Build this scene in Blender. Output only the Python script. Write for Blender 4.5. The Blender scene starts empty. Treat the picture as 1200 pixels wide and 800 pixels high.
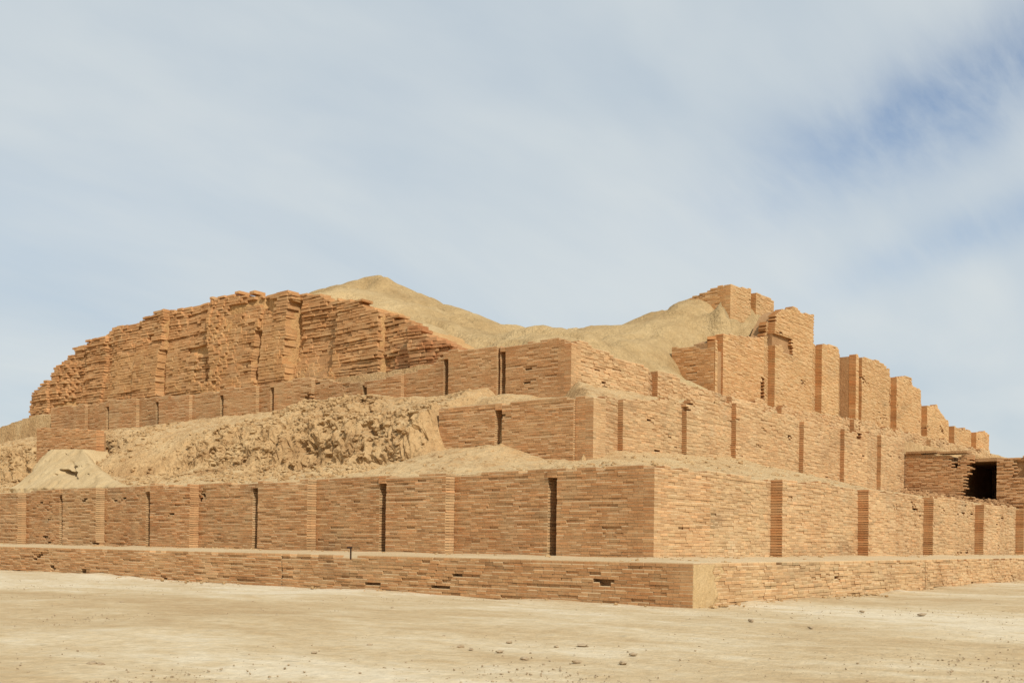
import bpy, math, random
import numpy as np
from mathutils import Vector, Matrix, Quaternion

random.seed(7)
RNG = np.random.default_rng(11)
S = bpy.context.scene
COL = S.collection

# ------------------------------------------------------------------ camera
F_PX, HOR_Y, ROLL, TH = 1279.5, 634.13, 0.01142, 0.68442
CAM = np.array([-28.705, -17.809, 1.75])
cd = bpy.data.cameras.new('camera')
cam = bpy.data.objects.new('camera', cd)
COL.objects.link(cam)
cd.sensor_width = 36.0
cd.lens = F_PX / 1200 * 36
cd.shift_y = (HOR_Y - 400) / 1200
cd.clip_end = 6000
cam.location = CAM
fwd = Vector((math.cos(TH), math.sin(TH), 0))
cam.rotation_euler = (Quaternion(fwd, -ROLL) @ fwd.to_track_quat('-Z', 'Y')).to_euler()
S.camera = cam

# ------------------------------------------------------------------ light
SUN_EL, SUN_PHI, SUN_POWER, SKY_STRENGTH = 42.0, 25.0, 4.05, 0.14
el, ph = math.radians(SUN_EL), math.radians(SUN_PHI)
sun_to = Vector((-math.sin(ph) * math.cos(el), -math.cos(ph) * math.cos(el), math.sin(el)))
sl = bpy.data.lights.new('sun', 'SUN')
sl.energy = SUN_POWER
sl.angle = math.radians(0.6)
sl.color = (1.0, 0.945, 0.86)
so = bpy.data.objects.new('sun', sl)
COL.objects.link(so)
so.rotation_euler = (-sun_to).to_track_quat('-Z', 'Y').to_euler()
so.location = (-30, -60, 60)

S.view_settings.view_transform = 'Standard'
S.view_settings.look = 'None'
S.view_settings.exposure = 0.0
S.view_settings.gamma = 1.0
S.view_settings.use_curve_mapping = False


def ray(x, y):
    a, b = x - 600, y - HOR_Y
    u = a * math.cos(ROLL) + b * math.sin(ROLL)
    v = -a * math.sin(ROLL) + b * math.cos(ROLL)
    return np.array([math.cos(TH) * F_PX + math.sin(TH) * u, math.sin(TH) * F_PX - math.cos(TH) * u, -v])


def atx(x, y, X):
    q = ray(x, y)
    return CAM + q * (X - CAM[0]) / q[0]


def aty(x, y, Y):
    q = ray(x, y)
    return CAM + q * (Y - CAM[1]) / q[1]


def atz(x, y, Z):
    q = ray(x, y)
    return CAM + q * (Z - CAM[2]) / q[2]


def atd(x, y, D):
    return CAM + ray(x, y) * D / F_PX


def depth_px(P):
    """pixel position and depth of an (N,3) array of points"""
    q = P - CAM
    Z = q[:, 0] * math.cos(TH) + q[:, 1] * math.sin(TH)
    X = q[:, 0] * math.sin(TH) - q[:, 1] * math.cos(TH)
    return 600 + F_PX * X / Z, HOR_Y - F_PX * q[:, 2] / Z, Z


# ------------------------------------------------------------------ nodes
def N(nt, typ, **kw):
    n = nt.nodes.new(typ)
    for k, v in kw.items():
        if k.startswith('i_'):
            n.inputs[k[2:].replace('_', ' ')].default_value = v
        else:
            setattr(n, k, v)
    return n


def ramp(nt, fac, stops, interp='LINEAR'):
    r = nt.nodes.new('ShaderNodeValToRGB')
    r.color_ramp.interpolation = interp
    els = r.color_ramp.elements
    while len(els) < len(stops):
        els.new(0.5)
    for e, (p, c) in zip(els, stops):
        e.position = p
        e.color = (c[0], c[1], c[2], 1) if not isinstance(c, (int, float)) else (c, c, c, 1)
    nt.links.new(fac, r.inputs['Fac'])
    return r.outputs['Color']


def mix(nt, fac, a, b, mode='MIX'):
    m = nt.nodes.new('ShaderNodeMix')
    m.data_type = 'RGBA'
    m.blend_type = mode
    for s, v in ((m.inputs[0], fac), (m.inputs[6], a), (m.inputs[7], b)):
        if hasattr(v, 'is_linked'):
            nt.links.new(v, s)
        elif isinstance(v, (int, float)):
            s.default_value = v
        else:
            s.default_value = (*v, 1)
    return m.outputs[2]


def math_n(nt, op, a, b=None, clamp=False):
    m = nt.nodes.new('ShaderNodeMath')
    m.operation = op
    m.use_clamp = clamp
    for s, v in zip(m.inputs, (a, b)):
        if v is None:
            continue
        if hasattr(v, 'is_linked'):
            nt.links.new(v, s)
        else:
            s.default_value = v
    return m.outputs[0]


def noise(nt, vec, scale, detail=4, rough=0.55, dist=0.0):
    n = N(nt, 'ShaderNodeTexNoise', i_Scale=scale, i_Detail=detail, i_Roughness=rough, i_Distortion=dist)
    nt.links.new(vec, n.inputs['Vector'])
    return n.outputs['Fac']


def mapping(nt, vec, scale=(1, 1, 1), loc=(0, 0, 0), rot=(0, 0, 0)):
    m = nt.nodes.new('ShaderNodeMapping')
    m.inputs['Scale'].default_value = scale
    m.inputs['Location'].default_value = loc
    m.inputs['Rotation'].default_value = rot
    nt.links.new(vec, m.inputs['Vector'])
    return m.outputs['Vector']


# ------------------------------------------------------------------ sky
w = bpy.data.worlds.new('World')
S.world = w
w.use_nodes = True
nt = w.node_tree
bg = nt.nodes['Background']
sky = N(nt, 'ShaderNodeTexSky', sky_type='NISHITA', sun_disc=False, sun_elevation=el,
        sun_rotation=math.pi + ph, altitude=60.0, air_density=1.0, dust_density=1.6, ozone_density=1.0)
geo = nt.nodes.new('ShaderNodeTexCoord')
DIR = geo.outputs['Generated']
sep = nt.nodes.new('ShaderNodeSeparateXYZ')
nt.links.new(DIR, sep.inputs[0])
zz = math_n(nt, 'ADD', math_n(nt, 'MAXIMUM', sep.outputs['Z'], 0.0), 0.22)
comb = nt.nodes.new('ShaderNodeCombineXYZ')
nt.links.new(math_n(nt, 'DIVIDE', sep.outputs['X'], zz), comb.inputs[0])
nt.links.new(math_n(nt, 'DIVIDE', sep.outputs['Y'], zz), comb.inputs[1])
PL = comb.outputs[0]
# a high cloud sheet with streaks drawn along the wind
streak = mapping(nt, PL, scale=(1.0, 2.3, 1), rot=(0, 0, math.radians(-62)))
n1 = noise(nt, streak, 1.0, 5, 0.5, 0.3)
n2 = noise(nt, streak, 4.2, 5, 0.6, 0.5)
fine_ = mapping(nt, PL, scale=(1.0, 3.6, 1), rot=(0, 0, math.radians(-78)))
n3 = noise(nt, fine_, 3.0, 8, 0.62, 0.25)
sheet = math_n(nt, 'ADD', math_n(nt, 'MULTIPLY', n1, 0.75), math_n(nt, 'MULTIPLY', n2, 0.25))


def gap(px, py, wide, high):
    """an opening in the cloud sheet round one direction of the sky"""
    d = Vector(ray(px, py)).normalized()
    az, e_ = math.atan2(d.y, d.x), math.asin(d.z)
    A = math_n(nt, 'SUBTRACT', math_n(nt, 'ARCTAN2', sep.outputs['Y'], sep.outputs['X']), az)
    B = math_n(nt, 'SUBTRACT', math_n(nt, 'ARCSINE', sep.outputs['Z']), e_)
    B = math_n(nt, 'ADD', B, math_n(nt, 'MULTIPLY', A, 0.30))
    qa = math_n(nt, 'POWER', math_n(nt, 'ABSOLUTE', math_n(nt, 'DIVIDE', A, wide)), 2.0)
    qb = math_n(nt, 'POWER', math_n(nt, 'ABSOLUTE', math_n(nt, 'DIVIDE', B, high)), 2.0)
    return math_n(nt, 'EXPONENT', math_n(nt, 'MULTIPLY', math_n(nt, 'ADD', qa, qb), -1.0))


g = math_n(nt, 'ADD', gap(1140, 108, 0.18, 0.05), math_n(nt, 'MULTIPLY', gap(1200, 250, 0.15, 0.024), 0.55))
g = math_n(nt, 'ADD', g, math_n(nt, 'MULTIPLY', gap(30, 245, 0.3, 0.05), 0.1))
cover = ramp(nt, sheet, [(0.30, 0.84), (0.48, 0.90), (0.62, 0.95)])
gg = math_n(nt, 'MULTIPLY', g, ramp(nt, n3, [(0.36, 1.08), (0.66, 0.50)]))
cover = math_n(nt, 'SUBTRACT', cover, math_n(nt, 'MULTIPLY', gg, 0.84), clamp=True)
cl = ramp(nt, n1, [(0.3, (0.54, 0.62, 0.68)), (0.66, (0.67, 0.72, 0.735))])
clb = nt.nodes.new('ShaderNodeVectorMath')
clb.operation = 'SCALE'
nt.links.new(cl, clb.inputs[0])
clb.inputs['Scale'].default_value = 1.0 / SKY_STRENGTH
nt.links.new(mix(nt, cover, sky.outputs[0], clb.outputs[0]), bg.inputs['Color'])
bg.inputs['Strength'].default_value = SKY_STRENGTH


# ------------------------------------------------------------------ materials
def new_mat(name):
    m = bpy.data.materials.new(name)
    m.use_nodes = True
    nt = m.node_tree
    b = nt.nodes['Principled BSDF']
    b.inputs['Roughness'].default_value = 0.95
    b.inputs['Specular IOR Level'].default_value = 0.12
    g = nt.nodes.new('ShaderNodeNewGeometry')
    return m, nt, b, g.outputs['Position']


def bump(nt, b, h, strength, dist):
    n = N(nt, 'ShaderNodeBump', i_Strength=strength, i_Distance=dist)
    nt.links.new(h, n.inputs['Height'])
    nt.links.new(n.outputs[0], b.inputs['Normal'])


def brick_mat(name, c_lo, c_hi, dust, dust_amt=0.45, bump_d=0.02):
    m, nt, b, P = new_mat(name)
    at = N(nt, 'ShaderNodeAttribute', attribute_name='tint')
    n = noise(nt, P, 0.45, 5, 0.6)
    base = ramp(nt, n, [(0.32, c_lo), (0.66, c_hi)])
    base = mix(nt, 1.0, base, at.outputs['Color'], 'MULTIPLY')
    grain = noise(nt, P, 14, 4, 0.65)
    base = mix(nt, 1.0, base, ramp(nt, grain, [(0.25, 0.80), (0.75, 1.18)]), 'MULTIPLY')
    d = ramp(nt, noise(nt, mapping(nt, P, (1, 1, 1.6)), 1.1, 6, 0.62), [(0.46, 0.0), (0.70, 1.0)])
    base = mix(nt, math_n(nt, 'MULTIPLY', d, dust_amt), base, dust)
    nt.links.new(base, b.inputs['Base Color'])
    bump(nt, b, math_n(nt, 'ADD', noise(nt, P, 22, 5, 0.65), math_n(nt, 'MULTIPLY', noise(nt, P, 5, 3), 0.5)), 0.5, bump_d)
    return m


M = {}
M['brick'] = brick_mat('fired_brick', (0.42, 0.243, 0.112), (0.51, 0.325, 0.162), (0.55, 0.395, 0.21), 0.4)
M['brick_pale'] = brick_mat('restored_brick', (0.47, 0.27, 0.115), (0.53, 0.32, 0.145), (0.55, 0.375, 0.185), 0.3, 0.012)
M['brick_red'] = brick_mat('brown_brick', (0.37, 0.18, 0.075), (0.46, 0.24, 0.105), (0.55, 0.35, 0.17), 0.4)
M['mudbrick'] = brick_mat('mud_brick', (0.40, 0.215, 0.095), (0.51, 0.30, 0.145), (0.56, 0.38, 0.195), 0.55, 0.05)


def earth_mat(name, stops, scale=0.35, bump_d=0.06, grain_s=9, spots=0.0, flat=None):
    m, nt, b, P = new_mat(name)
    n = math_n(nt, 'ADD', math_n(nt, 'MULTIPLY', noise(nt, P, scale, 6, 0.6), 0.7),
               math_n(nt, 'MULTIPLY', noise(nt, P, scale * 7, 5, 0.6), 0.3))
    base = ramp(nt, n, stops)
    base = mix(nt, 1.0, base, ramp(nt, noise(nt, P, grain_s, 5, 0.7), [(0.25, 0.80), (0.75, 1.17)]), 'MULTIPLY')
    if spots:
        sp = ramp(nt, noise(nt, P, 5.5, 3, 0.6), [(0.30, 1 - spots), (0.42, 1.0)])
        base = mix(nt, 1.0, base, sp, 'MULTIPLY')
    if flat is not None:
        gn = nt.nodes.new('ShaderNodeNewGeometry')
        sz_ = nt.nodes.new('ShaderNodeSeparateXYZ')
        nt.links.new(gn.outputs['True Normal'], sz_.inputs[0])
        base = mix(nt, math_n(nt, 'MULTIPLY', ramp(nt, math_n(nt, 'ABSOLUTE', sz_.outputs['Z']), [(0.86, 0.0), (0.975, 1.0)]),
                              ramp(nt, noise(nt, P, 1.3, 4), [(0.35, 0.35), (0.6, 0.9)])), base, flat)
    nt.links.new(base, b.inputs['Base Color'])
    bump(nt, b, math_n(nt, 'ADD', noise(nt, P, grain_s * 1.5, 5, 0.65), noise(nt, P, 3, 4)), 0.8, bump_d)
    return m


M['mortar'] = earth_mat('mud_mortar', [(0.35, (0.50, 0.34, 0.18)), (0.65, (0.66, 0.49, 0.29))], 0.8, 0.01, 20)
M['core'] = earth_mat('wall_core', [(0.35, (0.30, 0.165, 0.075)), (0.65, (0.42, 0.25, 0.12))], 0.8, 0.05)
M['rubble'] = earth_mat('rubble_earth', [(0.32, (0.34, 0.195, 0.085)), (0.5, (0.47, 0.30, 0.14)), (0.68, (0.56, 0.39, 0.20))], 0.5, 0.14, 6, 0.5, (0.56, 0.41, 0.22))
M['mound'] = earth_mat('mound_earth', [(0.34, (0.33, 0.215, 0.097)), (0.5, (0.43, 0.297, 0.142)), (0.66, (0.51, 0.37, 0.19))], 0.2, 0.16, 4, 0.1)
M['plaster'] = earth_mat('mud_plaster', [(0.35, (0.43, 0.30, 0.15)), (0.65, (0.50, 0.37, 0.20))], 0.6, 0.02, 12)
M['ochre'] = earth_mat('ochre_plaster', [(0.35, (0.42, 0.235, 0.095)), (0.65, (0.52, 0.315, 0.135))], 0.5, 0.10, 5, 0.3)
M['ochre_pale'] = earth_mat('tan_plaster', [(0.35, (0.46, 0.31, 0.145)), (0.65, (0.54, 0.385, 0.20))], 1.2, 0.03, 12)
M['drift'] = earth_mat('sand_drift', [(0.35, (0.47, 0.345, 0.195)), (0.65, (0.54, 0.415, 0.25))], 0.5, 0.02, 12)
M['stone'] = earth_mat('field_stone', [(0.35, (0.28, 0.20, 0.12)), (0.65, (0.42, 0.32, 0.20))], 2.0, 0.02, 12)
M['iron'] = earth_mat('rusty_iron', [(0.35, (0.035, 0.022, 0.015)), (0.65, (0.07, 0.04, 0.025))], 6.0, 0.004, 40)


def ground_mat():
    m, nt, b, P = new_mat('pale_sand')
    long = mapping(nt, P, (1, 0.55, 1), rot=(0, 0, math.radians(TH * 57.3)))
    a = noise(nt, long, 0.11, 6, 0.55, 0.4)
    c = noise(nt, long, 0.55, 5, 0.6, 0.3)
    d3 = noise(nt, mapping(nt, P, (1, 0.7, 1), rot=(0, 0, math.radians(TH * 57.3))), 2.2, 7, 0.68, 0.5)
    f = math_n(nt, 'ADD', math_n(nt, 'MULTIPLY', a, 0.5), math_n(nt, 'MULTIPLY', c, 0.28))
    f = math_n(nt, 'ADD', f, math_n(nt, 'MULTIPLY', d3, 0.22))
    base = ramp(nt, f, [(0.40, (0.42, 0.292, 0.152)), (0.465, (0.49, 0.365, 0.206)),
                        (0.52, (0.55, 0.435, 0.27)), (0.575, (0.62, 0.52, 0.36))])
    fine = noise(nt, P, 6, 6, 0.7)
    base = mix(nt, 1.0, base, ramp(nt, fine, [(0.25, 0.80), (0.75, 1.14)]), 'MULTIPLY')
    sp = ramp(nt, noise(nt, mapping(nt, P, (1, 1, 1)), 2.6, 2, 0.5), [(0.24, 0.72), (0.31, 1.0)])
    base = mix(nt, 1.0, base, sp, 'MULTIPLY')
    nt.links.new(base, b.inputs['Base Color'])
    h = math_n(nt, 'ADD', noise(nt, P, 2.2, 6, 0.62), math_n(nt, 'MULTIPLY', noise(nt, P, 16, 4, 0.6), 0.4))
    bump(nt, b, h, 0.9, 0.08)
    return m


M['sand'] = ground_mat()


# ------------------------------------------------------------------ numpy noise
def _hash(ix, iy, iz, seed):
    h = (ix.astype(np.int64) * 374761393 + iy.astype(np.int64) * 668265263 + iz.astype(np.int64) * 2147483647 + seed * 974711) & 0xFFFFFFFF
    h = ((h ^ (h >> 13)) * 1274126177) & 0xFFFFFFFF
    h = (h ^ (h >> 16)) & 0xFFFF
    return h / 32767.5 - 1.0


def vnoise(x, y, z=0.0, seed=0):
    x, y, z = np.broadcast_arrays(np.asarray(x, float), np.asarray(y, float), np.asarray(z, float))
    ix, iy, iz = np.floor(x), np.floor(y), np.floor(z)
    fx, fy, fz = x - ix, y - iy, z - iz
    fx, fy, fz = (t * t * (3 - 2 * t) for t in (fx, fy, fz))
    r = 0
    for dx in (0, 1):
        for dy in (0, 1):
            for dz in (0, 1):
                r = r + _hash(ix + dx, iy + dy, iz + dz, seed) * (fx if dx else 1 - fx) * (fy if dy else 1 - fy) * (fz if dz else 1 - fz)
    return r


def fbm(x, y, z=0.0, oct=4, seed=0, gain=0.5):
    a, r, f = 1.0, 0, 1.0
    for o in range(oct):
        r = r + a * vnoise(np.asarray(x) * f, np.asarray(y) * f, np.asarray(z) * f, seed + o * 17)
        a *= gain
        f *= 2.03
    return r


def interp(pts):
    xs = np.array([p[0] for p in pts], float)
    ys = np.array([p[1] for p in pts], float)
    o = np.argsort(xs)
    xs, ys = xs[o], ys[o]
    return lambda s: np.interp(s, xs, ys)


# ------------------------------------------------------------------ object helpers
def mesh_obj(name, verts, faces, mat, parent=None, tint=None, smooth=False, ploc=None):
    me = bpy.data.meshes.new(name)
    verts = np.asarray(verts, float)
    if isinstance(faces, np.ndarray):
        nv, nf, k = len(verts), len(faces), faces.shape[1]
        me.vertices.add(nv)
        me.vertices.foreach_set('co', verts.ravel().astype(np.float32))
        me.loops.add(nf * k)
        me.loops.foreach_set('vertex_index', faces.ravel().astype(np.int32))
        me.polygons.add(nf)
        me.polygons.foreach_set('loop_start', np.arange(0, nf * k, k, dtype=np.int32))
        me.update(calc_edges=True)
        me.validate()
    else:
        me.from_pydata([tuple(v) for v in verts], [], faces)
    me.polygons.foreach_set('use_smooth', np.full(len(me.polygons), bool(smooth)))
    if tint is not None:
        at = me.attributes.new('tint', 'FLOAT_COLOR', 'POINT')
        at.data.foreach_set('color', np.concatenate([tint, np.ones((len(tint), 1))], 1).astype(np.float32).ravel())
    me.materials.append(mat)
    o = bpy.data.objects.new(name, me)
    COL.objects.link(o)
    if parent is not None:
        o.parent = parent
        if ploc is not None:
            o.matrix_parent_inverse = Matrix.Translation([-c for c in ploc])
    return o


def thing(name, label, cat, loc, group=None):
    e = bpy.data.objects.new(name, None)
    COL.objects.link(e)
    e.location = loc
    e.empty_display_size = 0.5
    e['label'] = label
    e['category'] = cat
    e['kind'] = 'thing'
    if group:
        e['group'] = group
    return e


def tag(o, label, cat, group=None):
    o['label'] = label
    o['category'] = cat
    if group:
        o['group'] = group
    return o


def grid_faces(nu, nv, flip=False):
    i = np.arange(nu - 1)[:, None] * nv + np.arange(nv - 1)[None, :]
    q = np.stack([i, i + nv, i + nv + 1, i + 1], -1).reshape(-1, 4)
    return q[:, ::-1] if flip else q


# one chamfered brick: back ring, outer front ring, inner front ring
SG = np.array([(-1, -1), (1, -1), (1, 1), (-1, 1)], float) * 0.5
BF = np.array([(8, 9, 10, 11), (4, 5, 9, 8), (5, 6, 10, 9), (6, 7, 11, 10), (7, 4, 8, 11),
               (0, 1, 5, 4), (1, 2, 6, 5), (2, 3, 7, 6), (3, 0, 4, 7)])


def brick_verts(L, H, D, ch, jit, rng):
    """(N,12,3) local coords (s, n, z) with n outward, front at 0"""
    n = len(L)
    v = np.zeros((n, 12, 3))
    for r, (nn, inset) in enumerate(((-D, 0), (-ch, 0), (0 * ch, ch))):
        for k in range(4):
            v[:, r * 4 + k, 0] = SG[k, 0] * (L - 0.6 * inset)
            v[:, r * 4 + k, 2] = SG[k, 1] * (H - 2 * inset)
            v[:, r * 4 + k, 1] = nn
    v[:, 4:, :] += rng.normal(0, 1, (n, 8, 3)) * np.array([jit * 0.5, jit * 0.2, jit * 0.55])
    return v


def place(axis, plane, s, n, z):
    if axis == 'L':
        return np.stack([plane - n, s, z], -1)
    return np.stack([s, plane - n, z], -1)


VARIANTS = {}


def variant(kind, k, mat, tint, side=1.0):
    key = (kind, k)
    if key not in VARIANTS:
        rng = np.random.default_rng(100 + k)
        jit, ch = (0.006, 0.008) if kind.startswith('brick') else (0.03, 0.03)
        one = np.ones(1)
        v = brick_verts(one, one, one, np.full(1, ch), jit, rng)[0]
        v = v[:, [0, 1, 2]] * np.array([1, -1, 1])
        t = np.tile(tint, (12, 1))
        t[[0, 3, 4, 7]] *= side  # left-facing brick ends carry painted-in shade
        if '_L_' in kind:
            t[[1, 2, 5, 6]] /= np.maximum(tint / tint[0] * 0.95, 0.5)  # right-facing ends lightened back, a sunlit tone painted in
        o = mesh_obj('brick', v, BF, mat, None, t)
        me = o.data
        bpy.data.objects.remove(o)
        VARIANTS[key] = me
    return VARIANTS[key]


class Wall:
    """a brick thing: Empty > buttress / recessed_panel > brick, brickwork, mortar"""

    def __init__(s, name, label, cat, loc, mat, kind, tint_l=(1, 1, 1), seed=1, limit=300):
        s.e = thing(name, label, cat, loc)
        s.loc = loc
        s.mat, s.kind, s.tl = M[mat], kind, np.array(tint_l)  # left-face tint; on the terraces it paints shade into the brick colour
        s.rng = np.random.default_rng(seed)
        s.seed = seed
        s.rec = []
        s.limit = limit

    def face(s, axis, plane, segs, ztop, zbase, e=0.45, course=0.10, blen=0.385, corner=False, erode=0.5,
             rough=0.005, rec_amt=0.02, top_noise=0.06, vary=0.10, erode_fn=None, mortar=True, thick=1.0,
             tint_fn=None, hole=None, taper=True, core_in=0.0):
        rng = s.rng
        e_all, taper_all = e, taper
        for (s0, s1, kind) in segs:
            e, taper = (0.62, False) if kind == 'c' else (e_all, taper_all)
            off = 0.0 if kind == 'b' else -e
            # recessed panel given a lean to narrow its cast shadow: shallow near, deep far
            offs = (lambda q: np.zeros_like(np.asarray(q, float))) if kind == 'b' else \
                (lambda q, a=s0, b=s1: -e * ((0.12 + 0.88 * np.clip((np.asarray(q, float) - a) / (b - a), 0, 1)) if taper else np.ones_like(np.asarray(q, float))))
            # ---- mortar-coloured core behind the bricks
            m = max(2, int((s1 - s0) / 0.6) + 1)
            a0, a1 = s0 + 0.02 + core_in, s1 - 0.02
            if corner and s0 <= corner_s(segs) + 0.01:
                a0 = s0 + (0.26 if axis == 'L' else 0.27)
            ss = np.linspace(a0, a1, m)
            zt = np.maximum(ztop(ss) - 0.16, zbase + 0.05)
            nf, nb = off - 0.24, -e - thick
            ring = []
            for nn, top in ((nf, 0), (nf, 1), (nb, 1), (nb, 0)):
                ring.append(place(axis, plane, ss, (offs(ss) - 0.24) if nn == nf else np.full(m, nn), zt if top else np.full(m, zbase)))
            V = np.concatenate(ring)
            fc = []
            for i in range(m - 1):
                for r in range(3):
                    fc.append((r * m + i, r * m + i + 1, (r + 1) * m + i + 1, (r + 1) * m + i))
            fc += [(0, m, 2 * m, 3 * m), (m - 1, 2 * m - 1, 3 * m - 1, 4 * m - 1)]
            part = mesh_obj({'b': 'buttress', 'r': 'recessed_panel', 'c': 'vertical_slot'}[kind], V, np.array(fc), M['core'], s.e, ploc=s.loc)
            slope = float((offs(s1 - 1e-6) - offs(s0 + 1e-6)) / (s1 - s0))
            # ---- bricks course by course
            B = []
            MV, MF = [], []
            pt = 1 + rng.normal(0, 0.035) + np.array([0, 1, 1.6]) * rng.normal(0, 0.018)   # each panel weathers a little differently
            nc = int((ztop(np.linspace(s0, s1, 9)).max() - zbase) / course) + 2
            for k in range(nc):
                zc = zbase + (k + 0.5) * course
                st, en = s0, s1
                if corner and s0 <= corner_s(segs) + 0.01:
                    par = (k % 2 == 0) == (axis == 'L')
                    st = s0 + (0.0 if par else 0.40)
                edges = [st]
                first = blen * (0.5 if k % 2 else 1.0) * rng.uniform(0.9, 1.1)
                x = st + first
                while x < en - 0.12:
                    edges.append(x)
                    x += blen * rng.uniform(0.88, 1.12)
                edges.append(en)
                ed = np.array(edges)
                sc, L = (ed[1:] + ed[:-1]) / 2, np.diff(ed)
                zt = ztop(sc) + fbm(sc / 1.3, k * 0.1, 0, 2, s.seed) * top_noise
                keep = zc + course * 0.5 < zt + rng.uniform(-0.3, 0.3, len(sc)) * course
                dn = vnoise(sc / 0.75, k * 5.7, 0, s.seed + 3)
                n = offs(sc) + rng.normal(0, rough, len(sc)) - np.where(dn < -0.12, (-dn - 0.12) * 2 * rec_amt, 0) \
                    + fbm(sc / 5, zc / 2, 0, 2, s.seed + 5) * 0.012
                if corner:
                    n = np.where(sc - corner_s(segs) < 0.9, offs(sc) + rng.normal(0, 0.002, len(sc)), n)
                er = fbm(sc / 1.6, zc / 0.7, 0, 3, s.seed + 9) + rng.normal(0, 0.16, len(sc))
                if corner:
                    er = er - 1.2 * (sc - corner_s(segs) < 0.9)
                if erode_fn is not None:
                    er = er + erode_fn(sc, zc)
                gone = er > 1.32 - erode * 0.3
                n = n - np.clip((er - (0.95 - erode * 0.3)) * 0.18, 0, 0.12)
                if kind == 'c':
                    n = np.where(zc > ztop(sc) - 0.32, rng.normal(0, 0.004, len(sc)), n)
                if hole is not None:
                    gone = gone | hole(sc, zc)
                ok = keep & ~gone
                if mortar:
                    for j in np.nonzero(ok)[0]:
                        zj = zbase + (k + 1) * course
                        c = n[j] - 0.006 - abs(rng.normal(0, 0.006)) + slope * np.array([-.5, .5, .5, -.5]) * (ed[j + 1] - ed[j])
                        b = len(MV) * 4
                        MV.append(place(axis, plane, np.array([ed[j], ed[j + 1], ed[j + 1], ed[j]]), c,
                                        np.array([zj - 0.02, zj - 0.02, zj + 0.02, zj + 0.02])))
                        MF.append((b, b + 1, b + 2, b + 3))
                if mortar and corner and st > s0 + 0.1:
                    zj = zbase + (k + 1) * course
                    if zj < float(ztop(np.array([s0]))[0]) - 0.05:
                        for zq in (zj - course, zj):
                            b = len(MV) * 4
                            MV.append(place(axis, plane, np.array([s0 + 0.012, st, st, s0 + 0.012]), np.full(4, -0.009 + float(offs(s0 + 0.01))),
                                            np.array([zq - 0.014, zq - 0.014, zq + 0.014, zq + 0.014])))
                            MF.append((b, b + 1, b + 2, b + 3))
                if ok.any():
                    t = 1 + rng.normal(0, vary, ok.sum()) + 0.05 * vnoise(k * 3.3, sc[ok] / 4.0, 0, s.seed + 21)
                    hue = rng.normal(0, 0.035, ok.sum())
                    tc = np.clip(np.stack([t * (1 + hue * 0.3), t * (1 - hue * 0.6), t * (1 - hue)], -1), 0.45, 1.5)
                    # damp, salt and rain marks with ragged edges
                    stain = np.clip(fbm(sc[ok] / 2.2, zc / 1.3, 0, 4, s.seed + 33) - 0.35, 0, 1)[:, None]
                    pale = np.clip(fbm(sc[ok] / 1.4, zc / 0.9, 0, 4, s.seed + 37) - 0.45, 0, 1)[:, None]
                    tc = tc * pt * (1 - stain * np.array([0.28, 0.26, 0.22])) * (1 + pale * np.array([0.14, 0.26, 0.42]))
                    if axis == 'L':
                        tc = tc * s.tl  # terrace left faces made darker and redder, shade put into the colour
                    if tint_fn is not None:
                        tc = tc * tint_fn(sc[ok], zc)
                    B.append(np.concatenate([np.stack([sc[ok], n[ok], np.full(ok.sum(), zc), L[ok] - (0.013 if axis == 'L' else 0.009),
                                                       np.full(ok.sum(), course - 0.017) * rng.uniform(0.94, 1.0, ok.sum())], -1), tc], 1))
            if B:
                s.rec.append((axis, plane, part, np.concatenate(B), max(0.5, e + 0.06), slope))
            if MV:
                mo = mesh_obj('mortar', np.concatenate(MV), np.array(MF), M['mortar'], part)
                mo['kind'] = 'stuff'

    def finish(s):
        rng = s.rng
        score = []
        for (axis, plane, part, B, D, slope) in s.rec:
            P = place(axis, plane, B[:, 0], B[:, 1], B[:, 2])
            px, py, Z = depth_px(P)
            nrm = np.array([-1, 0, 0]) if axis == 'L' else np.array([0, -1, 0])
            q = CAM - P
            cosv = (q @ nrm) / np.linalg.norm(q, axis=1)
            inf = (px > 4) & (px < 1196) & (py > 0) & (py < 800)
            score.append(np.where(inf, B[:, 3] * B[:, 4] * np.clip(cosv, 0.05, 1) / Z ** 2, -1))
        allsc = np.concatenate(score)
        thr = np.sort(allsc)[::-1][min(s.limit, len(allsc)) - 1] if s.limit else 1e9
        for (axis, plane, part, B, D, slope), sc in zip(s.rec, score):
            solo = sc >= max(thr, 1e-12)
            R = B[~solo]
            if len(R):
                v = brick_verts(R[:, 3], R[:, 4], np.full(len(R), D), np.full(len(R), 0.004), 0.003, rng)
                v[:, :, 1] += slope * v[:, :, 0]
                tt = np.repeat(R[:, None, 5:8], 12, 1)
                side = s.tl if axis == 'R' else 1 / s.tl      # shade painted on left-facing brick ends, lifted off the sunward ones
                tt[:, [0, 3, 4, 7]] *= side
                W = place(axis, plane, v[:, :, 0] + R[:, None, 0], v[:, :, 1] + R[:, None, 1], v[:, :, 2] + R[:, None, 2])
                Fc = (BF[None] + 12 * np.arange(len(R))[:, None, None]).reshape(-1, 4)
                if axis == 'L':
                    Fc = Fc[:, ::-1]
                o = mesh_obj('brickwork', W.reshape(-1, 3), Fc, s.mat, part, tt.reshape(-1, 3))
                o['kind'] = 'stuff'
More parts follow.
